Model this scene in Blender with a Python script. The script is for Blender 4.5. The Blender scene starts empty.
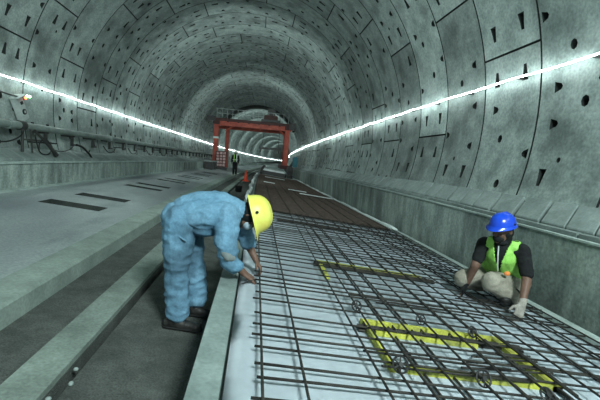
import bpy, bmesh, math, random
from mathutils import Vector, Matrix, Quaternion, noise
PI = math.pi
random.seed(7)
S = bpy.context.scene
C = S.collection
H = 1.42          # camera height over the gravel
CX, CZ, R = -.75, 2.31, 4.5   # tunnel lining circle
K = .10           # crossfall of the canted floor

# ------------------------------------------------------------------ alignment of the tunnel (gentle curve and falling grade)
def dropf(y):
    t = max(0, y - 6)
    return .0165 * t * t / (t + 4)
def curve(y):
    t = max(0, y - 8)
    return .0005 * t * t
def W(x, y, z):                     # fittings and floor
    return Vector((x + curve(y), y, z - dropf(y)))
def WL(x, y, z):                    # lining
    return Vector((x + curve(y), y, z - .25 * dropf(y)))

# ------------------------------------------------------------------ object helpers
def tag(o, label=None, cat=None, group=None, kind=None):
    if label: o['label'] = label
    if cat: o['category'] = cat
    if group: o['group'] = group
    if kind: o['kind'] = kind
    return o
def thing(name, label, cat, loc=(0, 0, 0), group=None):
    o = bpy.data.objects.new(name, None); C.objects.link(o)
    o.location = loc; o.empty_display_size = .1
    return tag(o, label, cat, group)
def obj(name, bm, mat, parent=None, smooth=False, keep=False):
    me = bpy.data.meshes.new(name); bm.to_mesh(me); bm.free()
    for m in (mat if isinstance(mat, (list, tuple)) else [mat]): me.materials.append(m)
    if smooth:
        for p in me.polygons: p.use_smooth = True
    o = bpy.data.objects.new(name, me); C.objects.link(o)
    if parent is not None:
        o.parent = parent
        if not keep: o.location = -Vector(parent.location) if abs(parent.rotation_euler.z) < 1e-9 else (0, 0, 0)
    return o
def local(name, bm, mat, parent, smooth=False):     # mesh given in the parent's own frame
    return obj(name, bm, mat, parent, smooth, keep=True)
def struct(name, bm, mat, smooth=False):
    return tag(obj(name, bm, mat, None, smooth), kind='structure')
def dup(root, loc=None, label=None, rotz=None):
    r = root.copy(); C.objects.link(r)
    if loc is not None: r.location = loc
    if rotz is not None: r.rotation_euler = (0, 0, rotz)
    if label: r['label'] = label
    for ch in list(root.children):
        c = ch.copy(); C.objects.link(c); c.parent = r
        for g in list(ch.children):
            d = g.copy(); C.objects.link(d); d.parent = c
    return r
def box(bm, x0, x1, y0, y1, z0, z1, M=None, bev=0):
    t = bmesh.new(); bmesh.ops.create_cube(t, size=1)
    for v in t.verts:
        v.co = Vector(((x0 + x1) / 2 + v.co.x * (x1 - x0), (y0 + y1) / 2 + v.co.y * (y1 - y0), (z0 + z1) / 2 + v.co.z * (z1 - z0)))
    if bev: bmesh.ops.bevel(t, geom=t.edges[:], offset=bev, segments=2, affect='EDGES')
    if M: bmesh.ops.transform(t, matrix=M, verts=t.verts)
    merge(bm, t)
    return bm
def merge(bm, t):
    m = bpy.data.meshes.new('tmp'); t.to_mesh(m); t.free(); bm.from_mesh(m); bpy.data.meshes.remove(m)
def tube(bm, pts, r, n=8, cap=True):
    pts = [Vector(p) for p in pts]
    rs = r if isinstance(r, (list, tuple)) else [r] * len(pts)
    rings = []; up = None
    for i, p in enumerate(pts):
        d = (pts[min(i + 1, len(pts) - 1)] - pts[max(i - 1, 0)]).normalized()
        if up is None:
            up = Vector((0, 0, 1)) if abs(d.z) < .9 else Vector((1, 0, 0))
        a = d.cross(up).normalized(); b = a.cross(d).normalized(); up = b
        rings.append([bm.verts.new(p + (a * math.cos(2 * PI * k / n) + b * math.sin(2 * PI * k / n)) * rs[i]) for k in range(n)])
    for i in range(len(rings) - 1):
        for k in range(n):
            bm.faces.new((rings[i][k], rings[i][(k + 1) % n], rings[i + 1][(k + 1) % n], rings[i + 1][k]))
    if cap:
        bm.faces.new(rings[0][::-1]); bm.faces.new(rings[-1])
    return bm
def T(pts, r, n=8):
    return tube(bmesh.new(), pts, r, n)
def B(*a, **k):
    return box(bmesh.new(), *a, **k)
def lathe(prof, n=24, M=None):
    bm = bmesh.new(); rings = []
    for r, z in prof:
        rings.append([bm.verts.new((max(r, 1e-4) * math.cos(2 * PI * k / n), max(r, 1e-4) * math.sin(2 * PI * k / n), z)) for k in range(n)])
    for i in range(len(rings) - 1):
        for k in range(n):
            bm.faces.new((rings[i][k], rings[i][(k + 1) % n], rings[i + 1][(k + 1) % n], rings[i + 1][k]))
    bm.faces.new(rings[0][::-1]); bm.faces.new(rings[-1])
    if M: bmesh.ops.transform(bm, matrix=M, verts=bm.verts)
    return bm
def extrude_profile(prof, ys, warp=W, closed=True):
    """prof: list of (x, z) counter-clockwise seen from -y; swept along ys"""
    bm = bmesh.new(); rings = []
    for y in ys:
        rings.append([bm.verts.new(warp(x, y, z)) for x, z in prof])
    n = len(prof)
    for i in range(len(ys) - 1):
        for k in range(n if closed else n - 1):
            a, b = rings[i], rings[i + 1]
            bm.faces.new((a[k], a[(k + 1) % n], b[(k + 1) % n], b[k]))
    if closed:
        bm.faces.new(rings[0][::-1]); bm.faces.new(rings[-1])
    bmesh.ops.recalc_face_normals(bm, faces=bm.faces)
    return bm
def yrange(a, b, near=1.0):
    ys = []; y = a
    while y < b - 1e-6:
        ys.append(y); y += near if y < 45 else 4
    ys.append(b); return ys

# ------------------------------------------------------------------ materials
def mat(name, col, rough=.7, metal=0, spec=.4):
    m = bpy.data.materials.new(name); m.use_nodes = True
    b = m.node_tree.nodes['Principled BSDF']
    b.inputs['Base Color'].default_value = (*col, 1); b.inputs['Roughness'].default_value = rough
    b.inputs['Metallic'].default_value = metal; b.inputs['Specular IOR Level'].default_value = spec
    return m
def nd(m, t, **kw):
    n = m.node_tree.nodes.new(t)
    for k, v in kw.items(): setattr(n, k, v)
    return n
def mottled(name, c1, c2, scale=2, detail=8, rough=.8, bump=.2, bscale=40, c3=None, c3scale=.6, c3amt=.5, stretch=(1, 1, 1), attr=None, grit=.12, metal=0, spec=.35, bdist=.01):
    m = mat(name, c1, rough, metal, spec); nt = m.node_tree; L = nt.links; bs = nt.nodes['Principled BSDF']
    tc = nd(m, 'ShaderNodeNewGeometry'); mp = nd(m, 'ShaderNodeMapping'); mp.inputs['Scale'].default_value = stretch
    L.new(tc.outputs['Position'], mp.inputs['Vector'])
    n1 = nd(m, 'ShaderNodeTexNoise'); n1.inputs['Scale'].default_value = scale; n1.inputs['Detail'].default_value = detail; n1.inputs['Roughness'].default_value = .65
    L.new(mp.outputs[0], n1.inputs['Vector'])
    r = nd(m, 'ShaderNodeValToRGB'); r.color_ramp.elements[0].position = .32; r.color_ramp.elements[1].position = .68
    r.color_ramp.elements[0].color = (*c1, 1); r.color_ramp.elements[1].color = (*c2, 1)
    L.new(n1.outputs['Fac'], r.inputs[0]); out = r.outputs[0]
    if c3:
        n3 = nd(m, 'ShaderNodeTexNoise'); n3.inputs['Scale'].default_value = c3scale; n3.inputs['Detail'].default_value = 5
        L.new(mp.outputs[0], n3.inputs['Vector'])
        r3 = nd(m, 'ShaderNodeValToRGB'); r3.color_ramp.elements[0].position = .5; r3.color_ramp.elements[1].position = .68
        r3.color_ramp.elements[1].color = (c3amt,) * 3 + (1,)
        L.new(n3.outputs['Fac'], r3.inputs[0])
        mx = nd(m, 'ShaderNodeMix', data_type='RGBA'); mx.inputs['B'].default_value = (*c3, 1)
        L.new(r3.outputs[0], mx.inputs['Factor']); L.new(out, mx.inputs['A']); out = mx.outputs['Result']
    n2 = nd(m, 'ShaderNodeTexNoise'); n2.inputs['Scale'].default_value = bscale; n2.inputs['Detail'].default_value = 6
    L.new(tc.outputs['Position'], n2.inputs['Vector'])
    if grit:
        mr = nd(m, 'ShaderNodeMapRange'); mr.inputs['From Min'].default_value = .3; mr.inputs['From Max'].default_value = .7
        mr.inputs['To Min'].default_value = 1 - grit; mr.inputs['To Max'].default_value = 1 + grit
        L.new(n2.outputs['Fac'], mr.inputs['Value'])
        mm = nd(m, 'ShaderNodeVectorMath', operation='SCALE'); L.new(out, mm.inputs[0]); L.new(mr.outputs[0], mm.inputs['Scale']); out = mm.outputs[0]
    if attr:
        at = nd(m, 'ShaderNodeAttribute', attribute_name=attr)
        ms = nd(m, 'ShaderNodeVectorMath', operation='SCALE'); L.new(out, ms.inputs[0]); L.new(at.outputs['Fac'], ms.inputs['Scale']); out = ms.outputs[0]
    L.new(out, bs.inputs['Base Color'])
    if bump:
        b = nd(m, 'ShaderNodeBump'); b.inputs['Strength'].default_value = bump; b.inputs['Distance'].default_value = bdist
        L.new(n2.outputs['Fac'], b.inputs['Height']); L.new(b.outputs[0], bs.inputs['Normal'])
    return m
def emit(name, col, s):
    m = mat(name, (0, 0, 0)); b = m.node_tree.nodes['Principled BSDF']
    b.inputs['Emission Color'].default_value = (*col, 1); b.inputs['Emission Strength'].default_value = s
    return m
M = {}
M['lining'] = mottled('lining_concrete', (.20, .25, .237), (.40, .465, .44), 3.2, 12, .75, .4, 26, (.095, .118, .11), 1.3, .72, attr='seg', grit=.22)
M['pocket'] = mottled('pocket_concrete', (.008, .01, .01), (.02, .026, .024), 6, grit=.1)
M['wall'] = mottled('wall_concrete', (.15, .195, .178), (.42, .49, .455), 4, 12, .8, .35, 30, (.075, .095, .09), 1.5, .7, stretch=(1, 1, .32), grit=.25)
M['cap'] = mottled('cast_edge_concrete', (.22, .28, .26), (.42, .5, .475), 4, 8, .8, .25, 40)
M['haunch'] = mottled('haunch_concrete', (.16, .2, .19), (.28, .335, .32), 3, 8, .8, .3, 35)
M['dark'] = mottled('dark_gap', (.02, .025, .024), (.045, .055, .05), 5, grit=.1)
M['walk'] = mottled('walkway_concrete', (.16, .195, .20), (.38, .435, .43), 1.5, 12, .5, .25, 40, (.085, .105, .125), .75, .85, stretch=(1, .4, 1), grit=.2, spec=.5)
M['walkedge'] = mottled('walkway_edge_concrete', (.17, .215, .19), (.29, .355, .32), 3, 9, .7, .3, 40, grit=.15)
M['gravel'] = mottled('gravel', (.05, .058, .053), (.115, .128, .118), 5, 12, .95, .9, 90, (.05, .056, .052), 1.4, .5, grit=.35, bdist=.02)
M['kerb'] = mottled('kerb_concrete', (.13, .165, .145), (.25, .31, .275), 3.5, 10, .85, .4, 50, (.12, .15, .13), 1.7, .5, grit=.2)
M['curb'] = mottled('curb_concrete', (.135, .175, .165), (.24, .30, .285), 4, 9, .75, .25, 45, grit=.14)
M['slab'] = mottled('slab_concrete', (.10, .11, .10), (.2, .21, .2), 3, 8, .9)
M['sheet'] = mottled('white_membrane', (.62, .70, .76), (.76, .84, .90), 1.6, 6, .6, .15, 14, (.36, .44, .45), 1.1, .5, grit=.05)
M['brown'] = mottled('rusty_bed', (.015, .012, .010), (.058, .043, .035), 9, 12, .95, .8, 60, (.11, .105, .10), 1.2, .5, stretch=(1, .6, 1), grit=.4, bdist=.03)
M['rebar'] = mottled('steel_bar', (.018, .018, .017), (.05, .046, .038), 9, 6, .65, .5, 120, metal=.35, grit=.2)
M['rust'] = mottled('rusty_bar', (.035, .026, .021), (.085, .064, .052), 12, 6, .8, .4, 90, grit=.2)
M['yellow'] = mottled('yellow_paint', (.30, .32, .04), (.60, .61, .10), 18, 8, .65, .3, 60, (.10, .11, .05), 9, .8, grit=.2)
M['black'] = mat('black_plastic', (.012, .013, .013), .5)
M['pipe'] = mottled('grey_pipe', (.15, .185, .17), (.27, .33, .31), 3, 5, .45, .1, 30)
M['darkmetal'] = mottled('dark_metal', (.02, .022, .022), (.05, .052, .05), 6, 5, .5)
M['panel'] = mottled('panel_grey', (.33, .38, .37), (.48, .54, .52), 6, 5, .5)
M['red'] = mottled('red_paint', (.28, .045, .03), (.46, .10, .065), 2.5, 7, .6, .2, 20, (.12, .03, .025), .9, .5)
M['maroon'] = mottled('dark_red_paint', (.035, .012, .012), (.07, .022, .02), 2.5, 7, .6)
M['teal'] = mat('teal_cover', (.02, .12, .15), .6)
M['orange'] = mottled('cone_orange', (.75, .06, .03), (.85, .12, .06), 5, grit=.05)
M['white'] = mottled('white_cover', (.5, .56, .55), (.7, .76, .75), 3, 6, .7)
M['led'] = emit('led_tube', (.86, 1, .985), 30)
M['ledred'] = emit('lamp_red', (1, .12, .04), 9)
M['ledgreen'] = emit('lamp_green', (.25, 1, .3), 9)
M['ledwhite'] = emit('lamp_white', (1, .9, .75), 12)

# ------------------------------------------------------------------ tunnel lining, ring by ring
P0, PW, YAW = 5.18, 1.337, -.052
JT = {0: 12.2, 1: 26, 2: -2, 3: 26, 4: -2, 5: 12.2, 6: -2, 7: 26, 8: -2, 9: 26, -1: 26, -2: -2, -3: 12.2, -4: 26}
A0, A1 = -30., 210.
def lin_point(a, s, ri, rad):
    ar = math.radians(a); x = CX + rad * math.cos(ar)
    y = P0 + PW * (ri + s) + YAW * (x - 3.7)
    return WL(x, y, CZ + rad * math.sin(ar))
DD = [(-.5, -.55), (-.1, -.42), (.3, -.3), (.5, 0), (.3, .3), (-.1, .42), (-.5, .55), (-.5, 0)]          # D shape
WEDGE = [(-.22, -.5), (0, -.5), (.22, -.5), (.33, 0), (.5, .5), (0, .5), (-.5, .5), (-.33, 0)]
OVAL = [(.5 * math.cos(math.radians(225 + 45 * i)), .5 * math.sin(math.radians(225 + 45 * i))) for i in range(8)]
def lining(lo, hi, rings, name, pockets=True):
    bm = bmesh.new(); seg = bm.faces.layers.float.new('seg')
    NY = 6
    G = .017; DPT = .05
    for ri in rings:
        rnd = random.Random(ri * 31 + 5)
        base = JT.get(ri) if ri in JT else rnd.choice([-2, 12.2, 26])
        js = [base + 41.7 * k for k in range(-2, 8)]
        near = ri < 36
        for j in range(len(js) - 1):
            a, b = js[j], js[j + 1]
            rs = random.Random(ri * 977 + j)
            shade = rs.uniform(.82, 1.14) if rs.random() < .7 else rs.uniform(.70, 1.26)
            # pockets of this segment: (s centre, angle fraction, width s, length, shape, flip)
            pk = {}
            NA = 14
            if pockets and near:
                def put(cs, ca, sh, fx, fy, fl=1):
                    if rs.random() < .80: pk[(cs, ca)] = (sh, fx, fy, fl)
                put(rs.choice((1, 2)), 1, WEDGE, .62, .98, 1); put(4, 1, WEDGE, .62, .98, 1)
                put(1, 12, WEDGE, .62, .98, -1); put(rs.choice((3, 4)), 12, WEDGE, .62, .98, -1)
                for ca in rs.choice(((3, 7, 10), (4, 6, 10), (3, 6, 9))):
                    put(rs.choice((0, 1, 1)), ca, DD, .62, .55, 1); put(rs.choice((5, 4, 4)), ca + rs.choice((0, 0, 1)), DD, -.62, .55, 1)
                put(2, 5, OVAL, .55, .6); put(3, 8, OVAL, .5, .55)
                if rs.random() < .4: put(3, 2, OVAL, .3, .3)
            aa = [a + (b - a) * k / NA for k in range(NA + 1)]
            if b <= lo or a >= hi: continue
            ss = [k / NY for k in range(NY + 1)]
            ds, da = G / PW, math.degrees(G / R)
            cache = {}
            def vert(an, s, rad, key=None):
                if key is not None and key in cache: return cache[key]
                v = bm.verts.new(lin_point(an, s, ri, rad))
                if key is not None: cache[key] = v
                return v
            def pa(i): return aa[i] + (da if i == 0 else -da if i == NA else 0)
            def ps(k): return ss[k] + (ds if k == 0 else -ds if k == NY else 0)
            def add(vs, mi=0, sh=1):
                f = bm.faces.new(vs); f[seg] = shade * sh; f.material_index = mi; return f
            for i in range(NA):
                mid = (aa[i] + aa[i + 1]) / 2
                if mid < lo or mid > hi: continue
                for k in range(NY):
                    q = [vert(pa(i), ps(k), R, (i, k)), vert(pa(i + 1), ps(k), R, (i + 1, k)), vert(pa(i + 1), ps(k + 1), R, (i + 1, k + 1)), vert(pa(i), ps(k + 1), R, (i, k + 1))]
                    p = pk.get((k, i))
                    if not p: add(q); continue
                    sh, fx, fy, fl = p
                    sc, sw = (ps(k) + ps(k + 1)) / 2, (ps(k + 1) - ps(k))
                    ac, aw = (pa(i) + pa(i + 1)) / 2, (pa(i + 1) - pa(i))
                    # outer loop (s, a) order: start s-,a- ; s mid,a- ; s+,a- ; s+, a mid ; ...
                    mids = {}
                    outer = [q[0], vert(pa(i), sc, R), q[3], vert(ac, ps(k + 1), R), q[2], vert(pa(i + 1), sc, R), q[1], vert(ac, ps(k), R)]
                    def pt(u, rad, e=1):
                        return bm.verts.new(lin_point(ac + u[1] * fl * fy * aw * e, sc + u[0] * fx * sw * e, ri, rad))
                    o8 = list(range(8))
                    shp = list(sh)
                    if fx < 0: shp = [shp[2], shp[1], shp[0], shp[7], shp[6], shp[5], shp[4], shp[3]]
                    if fl < 0: shp = [shp[6], shp[5], shp[4], shp[3], shp[2], shp[1], shp[0], shp[7]]
                    i1 = [pt(u, R) for u in shp]; i2 = [pt(u, R + .11, .8) for u in shp]
                    for t in o8:
                        n = (t + 1) % 8
                        add((outer[t], outer[n], i1[n], i1[t]))
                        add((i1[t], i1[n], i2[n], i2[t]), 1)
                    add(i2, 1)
            # groove walls down to the joint bottom
            def rim(keys):
                for u, v in zip(keys[:-1], keys[1:]):
                    if u in cache and v in cache:
                        def dn(kk):
                            i, k = kk
                            return vert(aa[i] if i in (0, NA) else pa(i), ss[k] if k in (0, NY) else ps(k), R + DPT, ('d', i, k))
                        add((cache[u], cache[v], dn(v), dn(u)), 1)
            rim([(i, 0) for i in range(NA + 1)]); rim([(i, NY) for i in range(NA + 1)])
            rim([(0, k) for k in range(NY + 1)]); rim([(NA, k) for k in range(NY + 1)])
    bmesh.ops.remove_doubles(bm, verts=bm.verts, dist=.0005)
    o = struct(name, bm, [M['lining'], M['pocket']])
    return o
SL, SR = 176.5, 3.0
rings_near = range(-6, 60)
lining(A0, 8.0, rings_near, 'wall_right')
lining(8.0, 172., rings_near, 'ceiling')
lining(172., A1, rings_near, 'wall_left')
# far lining (plain rings)
def far_lining():
    bm = bmesh.new(); seg = bm.faces.layers.float.new('seg')
    for ri in range(60, 150):
        rnd = random.Random(ri)
        off = rnd.choice([0, 14, 28])
        for i in range(24):
            a, b = A0 + i * 10, A0 + (i + 1) * 10
            q = [lin_point(a, .02, ri, R), lin_point(b, .02, ri, R), lin_point(b, .98, ri, R), lin_point(a, .98, ri, R)]
            f = bm.faces.new([bm.verts.new(p) for p in q]); f[seg] = .8 + .4 * random.Random(ri * 50 + int((a + off) // 42)).random()
            q = [lin_point(a, -.02, ri, R + .03), lin_point(b, -.02, ri, R + .03), lin_point(b, .02, ri, R + .03), lin_point(a, .02, ri, R + .03)]
            f = bm.faces.new([bm.verts.new(p) for p in q]); f[seg] = .2
    struct('ceiling_far', bm, M['lining'])
far_lining()
YE = 200
# outer skin so no light leaks through joints
bm = bmesh.new(); rr = []
for y in yrange(-5, YE, 2):
    rr.append([bm.verts.new(WL(CX + (R + .14) * math.cos(math.radians(a)), y, CZ + (R + .14) * math.sin(math.radians(a)))) for a in range(-40, 221, 5)])
for i in range(len(rr) - 1):
    for k in range(len(rr[0]) - 1):
        bm.faces.new((rr[i][k], rr[i][k + 1], rr[i + 1][k + 1], rr[i + 1][k]))
struct('light_block_skin', bm, M['dark'])
p = W(0, YE, 0)
struct('wall_far', B(p.x - 8, p.x + 8, YE, YE + .3, p.z - 3, p.z + 9), M['haunch'])

# ------------------------------------------------------------------ floor, platform, kerbs, slab
Y0 = -4
def zg(x): return -.045 - K * x
def zp(x): return .116 - K * x
def zs(x): return .40 - K * x
ys = yrange(Y0, YE)
struct('floor', extrude_profile([(-4.9, -.9), (3.9, -.9), (3.9, -.75), (.2, -.75), (.2, zg(.2)), (0, zg(0)), (-.965, zg(-.965)), (-.967, zg(0) - .22), (-1.03, zg(0) - .22), (-1.032, zg(-1.03)), (-1.9, zg(-1.9)), (-1.9, -.5), (-4.9, -.5)], ys), M['gravel'])
# raised platform with real openings
slots = [(6.48, 6.9), (7.72, 8.12), (10.45, 10.85), (11.4, 11.8), (13.75, 14.1), (14.7, 15.05), (17.0, 17.35), (17.95, 18.3), (20.2, 20.55), (21.1, 21.5), (23.5, 23.9), (24.4, 24.8)]
PX0, SX0, SX1, PX1 = -4.02, -3.3, -2.4, -1.65
bm = bmesh.new()
def qd(bm, pts): return bm.faces.new([bm.verts.new(W(*p)) for p in pts])
pit = []
def qp(bm, pts): pit.append(pts)
cuts = sorted(set(ys + [v for s in slots for v in s]))
for a, b in zip(cuts[:-1], cuts[1:]):
    isslot = any(a >= s[0] - 1e-6 and b <= s[1] + 1e-6 for s in slots)
    for x0, x1 in ((PX0, SX0), (SX0, SX1), (SX1, PX1 - .0)):
        if x0 == SX0 and isslot: continue
        qd(bm, [(x0, a, zp(x0)), (x1, a, zp(x1)), (x1, b, zp(x1)), (x0, b, zp(x0))])
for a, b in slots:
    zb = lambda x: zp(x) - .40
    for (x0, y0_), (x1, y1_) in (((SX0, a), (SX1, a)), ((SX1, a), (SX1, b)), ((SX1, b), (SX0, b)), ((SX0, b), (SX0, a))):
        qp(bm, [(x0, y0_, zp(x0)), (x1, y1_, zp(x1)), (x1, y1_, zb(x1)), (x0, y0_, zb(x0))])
bmesh.ops.remove_doubles(bm, verts=bm.verts, dist=.001)
struct('platform', bm, M['walk'])
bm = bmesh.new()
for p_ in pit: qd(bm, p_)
struct('platform_pits', bm, M['dark'])  # shade of the unlit openings is painted into the near-black pit walls
struct('platform_edge', extrude_profile([(PX1 - .26, zp(PX1 - .26) + .002), (PX1 - .26, -.2), (PX1 + .03, zg(PX1) - .15), (PX1 + .02, zp(PX1) - .02), (PX1 + .0, zp(PX1) + .004)], ys), M['walkedge'])
struct('platform_rim', extrude_profile([(-4.02, zp(-4.02) - .1), (-3.93, zp(-3.93) - .1), (-3.93, zp(-3.93) + .012), (-4.02, zp(-4.02) + .02)], ys), M['cap'])
struct('kerb_strip', extrude_profile([(-1.27, zg(-1.27) - .1), (-1.035, zg(-1.03) - .1), (-1.035, zg(-1.035) + .035), (-1.26, zg(-1.26) + .03)], ys), M['kerb'])
struct('slab', extrude_profile([(-.23, -.3), (2.90, -.5), (2.90, zs(2.90)), (-.075, zs(-.075)), (-.08, .36), (-.09, .36), (-.09, zs(-.09) + .012), (-.225, zs(-.225) + .012)], ys), M['curb'])
struct('trim_slab_edge', extrude_profile([(2.77, zs(2.77) + .001), (2.90, zs(2.90) + .001), (2.905, zs(2.90) + .05), (2.775, zs(2.77) + .05)], ys), M['cap'])
# gutter debris: gravel lumps on the floor
# ------------------------------------------------------------------ side walls
def wall(name, x0, x1, zt, zb):
    bm = extrude_profile([(x0, zb), (x1, zb), (x1, zt - .03), (x1 - .02 * (1 if x1 > x0 else -1), zt), (x0 + .02 * (1 if x1 > x0 else -1), zt), (x0, zt - .03)], ys)
    return struct(name, bm, M['wall'])
wall('wall_right_barrier', 3.12, 3.23, .852, -.6)
wall('wall_left_barrier', -4.22, -4.02, .97, 0)
struct('trim_right_coping', extrude_profile([(3.105, .85), (3.17, .85), (3.17, .870), (3.105, .870)], ys), M['cap'])
struct('trim_left_coping', extrude_profile([(-4.10, .955), (-4.0, .955), (-4.0, .99), (-4.10, .99)], ys), M['cap'])
struct('ledge_right', extrude_profile([(3.22, .3), (3.9, .3), (3.75, .86), (3.22, .80)], ys), M['dark'])  # coloured dark so the gaps between the blocks look shaded
struct('ledge_left', extrude_profile([(-5.3, .3), (-4.22, .3), (-4.22, .93), (-5.3, .95)], ys), M['haunch'])
def place_blocks(side):
    # sloping precast haunch blocks with open gaps between them
    rnd = random.Random(3 if side > 0 else 9)
    lab = 'row of sloping concrete blocks along the foot of the %s tunnel wall' % ('right' if side > 0 else 'left')
    root = thing('footing_blocks', lab, 'concrete blocks', W(3.4 if side > 0 else -4.8, 0, .9))
    y = .4; n = 0
    while y < 60:
        L = rnd.uniform(.36, .46); g = rnd.choice([.02, .03, .05, .07])
        if side > 0: pr = [(3.34, .80), (3.62, .80), (3.66, 1.155), (3.60, 1.165), (3.335, .93)]
        else: pr = [(-5.02, .93), (-4.62, .93), (-4.62, 1.0), (-5.08, 1.19), (-5.12, 1.17)]
        dz = rnd.uniform(-.006, .006)
        bm = extrude_profile([(a, b + dz) for a, b in pr], [y, y + L], closed=True)
        # lean the gap: far ends shifted along the slope
        for v in bm.verts:
            if v.co.z > 1.08 - dropf(v.co.y): v.co.y += .16
        bmesh.ops.bevel(bm, geom=bm.edges[:], offset=.008, segments=1, affect='EDGES')
        obj('block', bm, M['haunch'], root); n += 1
        if n >= 100: break
        y += L + g
place_blocks(1); place_blocks(-1)
def edge_curb():
    root = thing('edge_curb', 'narrow broken concrete curb behind the top of the right wall', 'curb', W(3.27, 0, .85))
    rnd = random.Random(4); y = 0
    while y < 60:
        L = rnd.uniform(1.0, 1.8)
        bm = extrude_profile([(3.262, .78), (3.318, .78), (3.318, .905), (3.262, .90)], [y, y + L / 2, y + L])
        obj('curb_length', bm, M['haunch'], root); y += L + .03
edge_curb()

# ------------------------------------------------------------------ light strips
def strip(side):
    if side > 0: X, Z, l = 3.66, 2.83, 'long white light strip along the right tunnel wall'
    else: X, Z, l = -5.17, 2.62, 'long white light strip along the left tunnel wall'
    root = thing('light_strip', l, 'light strip', W(X, 0, Z))
    def pt(y):
        # keep it on the lining whatever the grade
        z = Z - dropf(y) * .9
        dz = z - (CZ - .25 * dropf(y))
        xx = CX + (1 if side > 0 else -1) * (math.sqrt(R * R - dz * dz) - .12)
        sag = -.02 * abs(math.sin(y * PI / 1.9)) * (1 if y < 22 else 0)
        return Vector((xx + curve(y), y, z + sag))
    ys_ = []; y = -3.5
    while y < 192: ys_.append(y); y += .35 if y < 22 else 2
    obj('light_tube', T([pt(y) for y in ys_], .010, 6), M['led'], root)
    k = 0; y = .2
    while y < 40 and k < 30:
        p = pt(y); s = 1 if side > 0 else -1
        obj('clip', B(min(p.x, p.x + s * .12), max(p.x, p.x + s * .12), y - .01, y + .01, p.z - .02, p.z + .02), M['darkmetal'], root)
        y += 1.337; k += 1
strip(1); strip(-1)

# ------------------------------------------------------------------ left wall services: pipe, brackets, cables, control box
root = thing('wall_pipe', 'long grey service pipe running along the left tunnel wall', 'pipe', W(-4.9, 0, 1.66))
def pz(y): return 1.66
obj('pipe', T([W(-4.9, y, 1.66) for y in yrange(-3, 60, .8)], .078, 14), M['pipe'], root, True)
for y in [3.2 + 5.35 * i for i in range(8)]:
    obj('flange', T([W(-4.9, y - .05, 1.66), W(-4.9, y + .05, 1.66)], .097, 14), M['pipe'], root)
b0 = None
for i in range(30):
    y = 9.95 + 1.337 * i
    if b0 is None:
        b0 = thing('pipe_bracket', '', 'bracket', (0, 0, 0), 'hooked brackets under the left wall pipe')
        local('arm', B(-.04, .03, -.02, .02, -.34, -.06), M['darkmetal'], b0)
        local('foot', B(-.03, .03, -.02, .20, -.34, -.29), M['darkmetal'], b0)
        local('saddle', B(-.3, .06, -.03, .03, -.11, -.07), M['darkmetal'], b0)
        b = b0
    else: b = dup(b0)
    b.location = W(-4.9, y, 1.66)
    b['label'] = 'dark hooked steel bracket under the pipe on the left tunnel wall'
# near clamp with hanging cables
cl = thing('pipe_clamp', 'black clamp and post holding the left wall pipe below the control box', 'clamp', W(-4.9, 8.95, .96))
obj('post', T([W(-4.86, 8.95, 1.12), W(-4.86, 8.95, 1.6)], .03), M['darkmetal'], cl)
obj('post', T([W(-4.82, 9.25, 1.11), W(-4.84, 9.2, 1.6)], .018), M['darkmetal'], cl)
obj('crosspiece', T([W(-4.85, 8.93, 1.38), W(-4.83, 9.6, 1.38)], .02), M['darkmetal'], cl)
obj('collar', T([W(-4.9, 8.88, 1.66), W(-4.9, 9.05, 1.66)], .1, 14), M['darkmetal'], cl)
obj('brace', T([W(-4.84, 9.35, 1.6), W(-4.70, 9.75, 1.25), W(-4.66, 9.95, 1.07)], [.022, .04, .055]), M['darkmetal'], cl)
def cable(name, pts, r, label):
    o = thing(name, label, 'cable', W(*pts[0]))
    P = [W(*p) for p in pts]; out = []
    for i in range(len(P) - 1):
        p0, p1, p2, p3 = P[max(i - 1, 0)], P[i], P[i + 1], P[min(i + 2, len(P) - 1)]
        for t in range(6):
            u = t / 6
            out.append(.5 * ((2 * p1) + (p2 - p0) * u + (2 * p0 - 5 * p1 + 4 * p2 - p3) * u * u + (3 * p1 - p0 - 3 * p2 + p3) * u ** 3))
    out.append(P[-1])
    obj('cable', T(out, r, 6), M['black'], o, True)
cable('cable', [(-4.88, 6.9, 1.62), (-4.86, 7.6, 1.36), (-4.86, 8.3, 1.3), (-4.84, 8.8, 1.42), (-4.84, 8.98, 1.6)], .016, 'black cable drooping left of the pipe clamp on the left wall')
cable('cable', [(-4.8, 9.3, 1.5), (-4.78, 9.45, 1.15), (-4.76, 9.75, 1.08), (-4.76, 9.95, 1.25), (-4.78, 9.7, 1.42), (-4.78, 9.45, 1.32), (-4.76, 9.4, 1.15)], .015, 'coiled black cable loop hanging below the pipe clamp')
cable('cable', [(-4.76, 10.0, 1.2), (-4.78, 10.4, 1.16), (-4.8, 10.9, 1.22), (-4.82, 11.2, 1.34)], .013, 'short black cable sagging between the clamp and the next bracket')
cable('cable', [(-4.8, 11.3, 1.36), (-4.76, 11.6, 1.3), (-4.72, 11.95, 1.12), (-4.72, 12.1, 1.02)], .03, 'thick black hose end drooping from a bracket right of the clamp')
cable('cable', [(-5.0, 7.6, 2.36), (-5.06, 8.2, 2.30), (-5.08, 8.9, 2.26), (-5.08, 9.3, 2.27)], .016, 'dark cable entering the grey control box from the left')
for i in range(4):
    y = 13.2 + i * 2.4
    cable('cable', [(-4.82, y, 1.4), (-4.78, y + .3, 1.22), (-4.76, y + .7, 1.24), (-4.8, y + 1.0, 1.36)], .016, 'black cable looped between brackets along the left wall, %s' % ['right after the short hose', 'second loop beyond the hose', 'third loop beyond the hose', 'farthest loop from the camera'][i])
bx = thing('control_box', 'tall grey control box with red and green lamps on the left tunnel wall', 'control box', W(-5.05, 9.3, 1.76))
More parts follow.
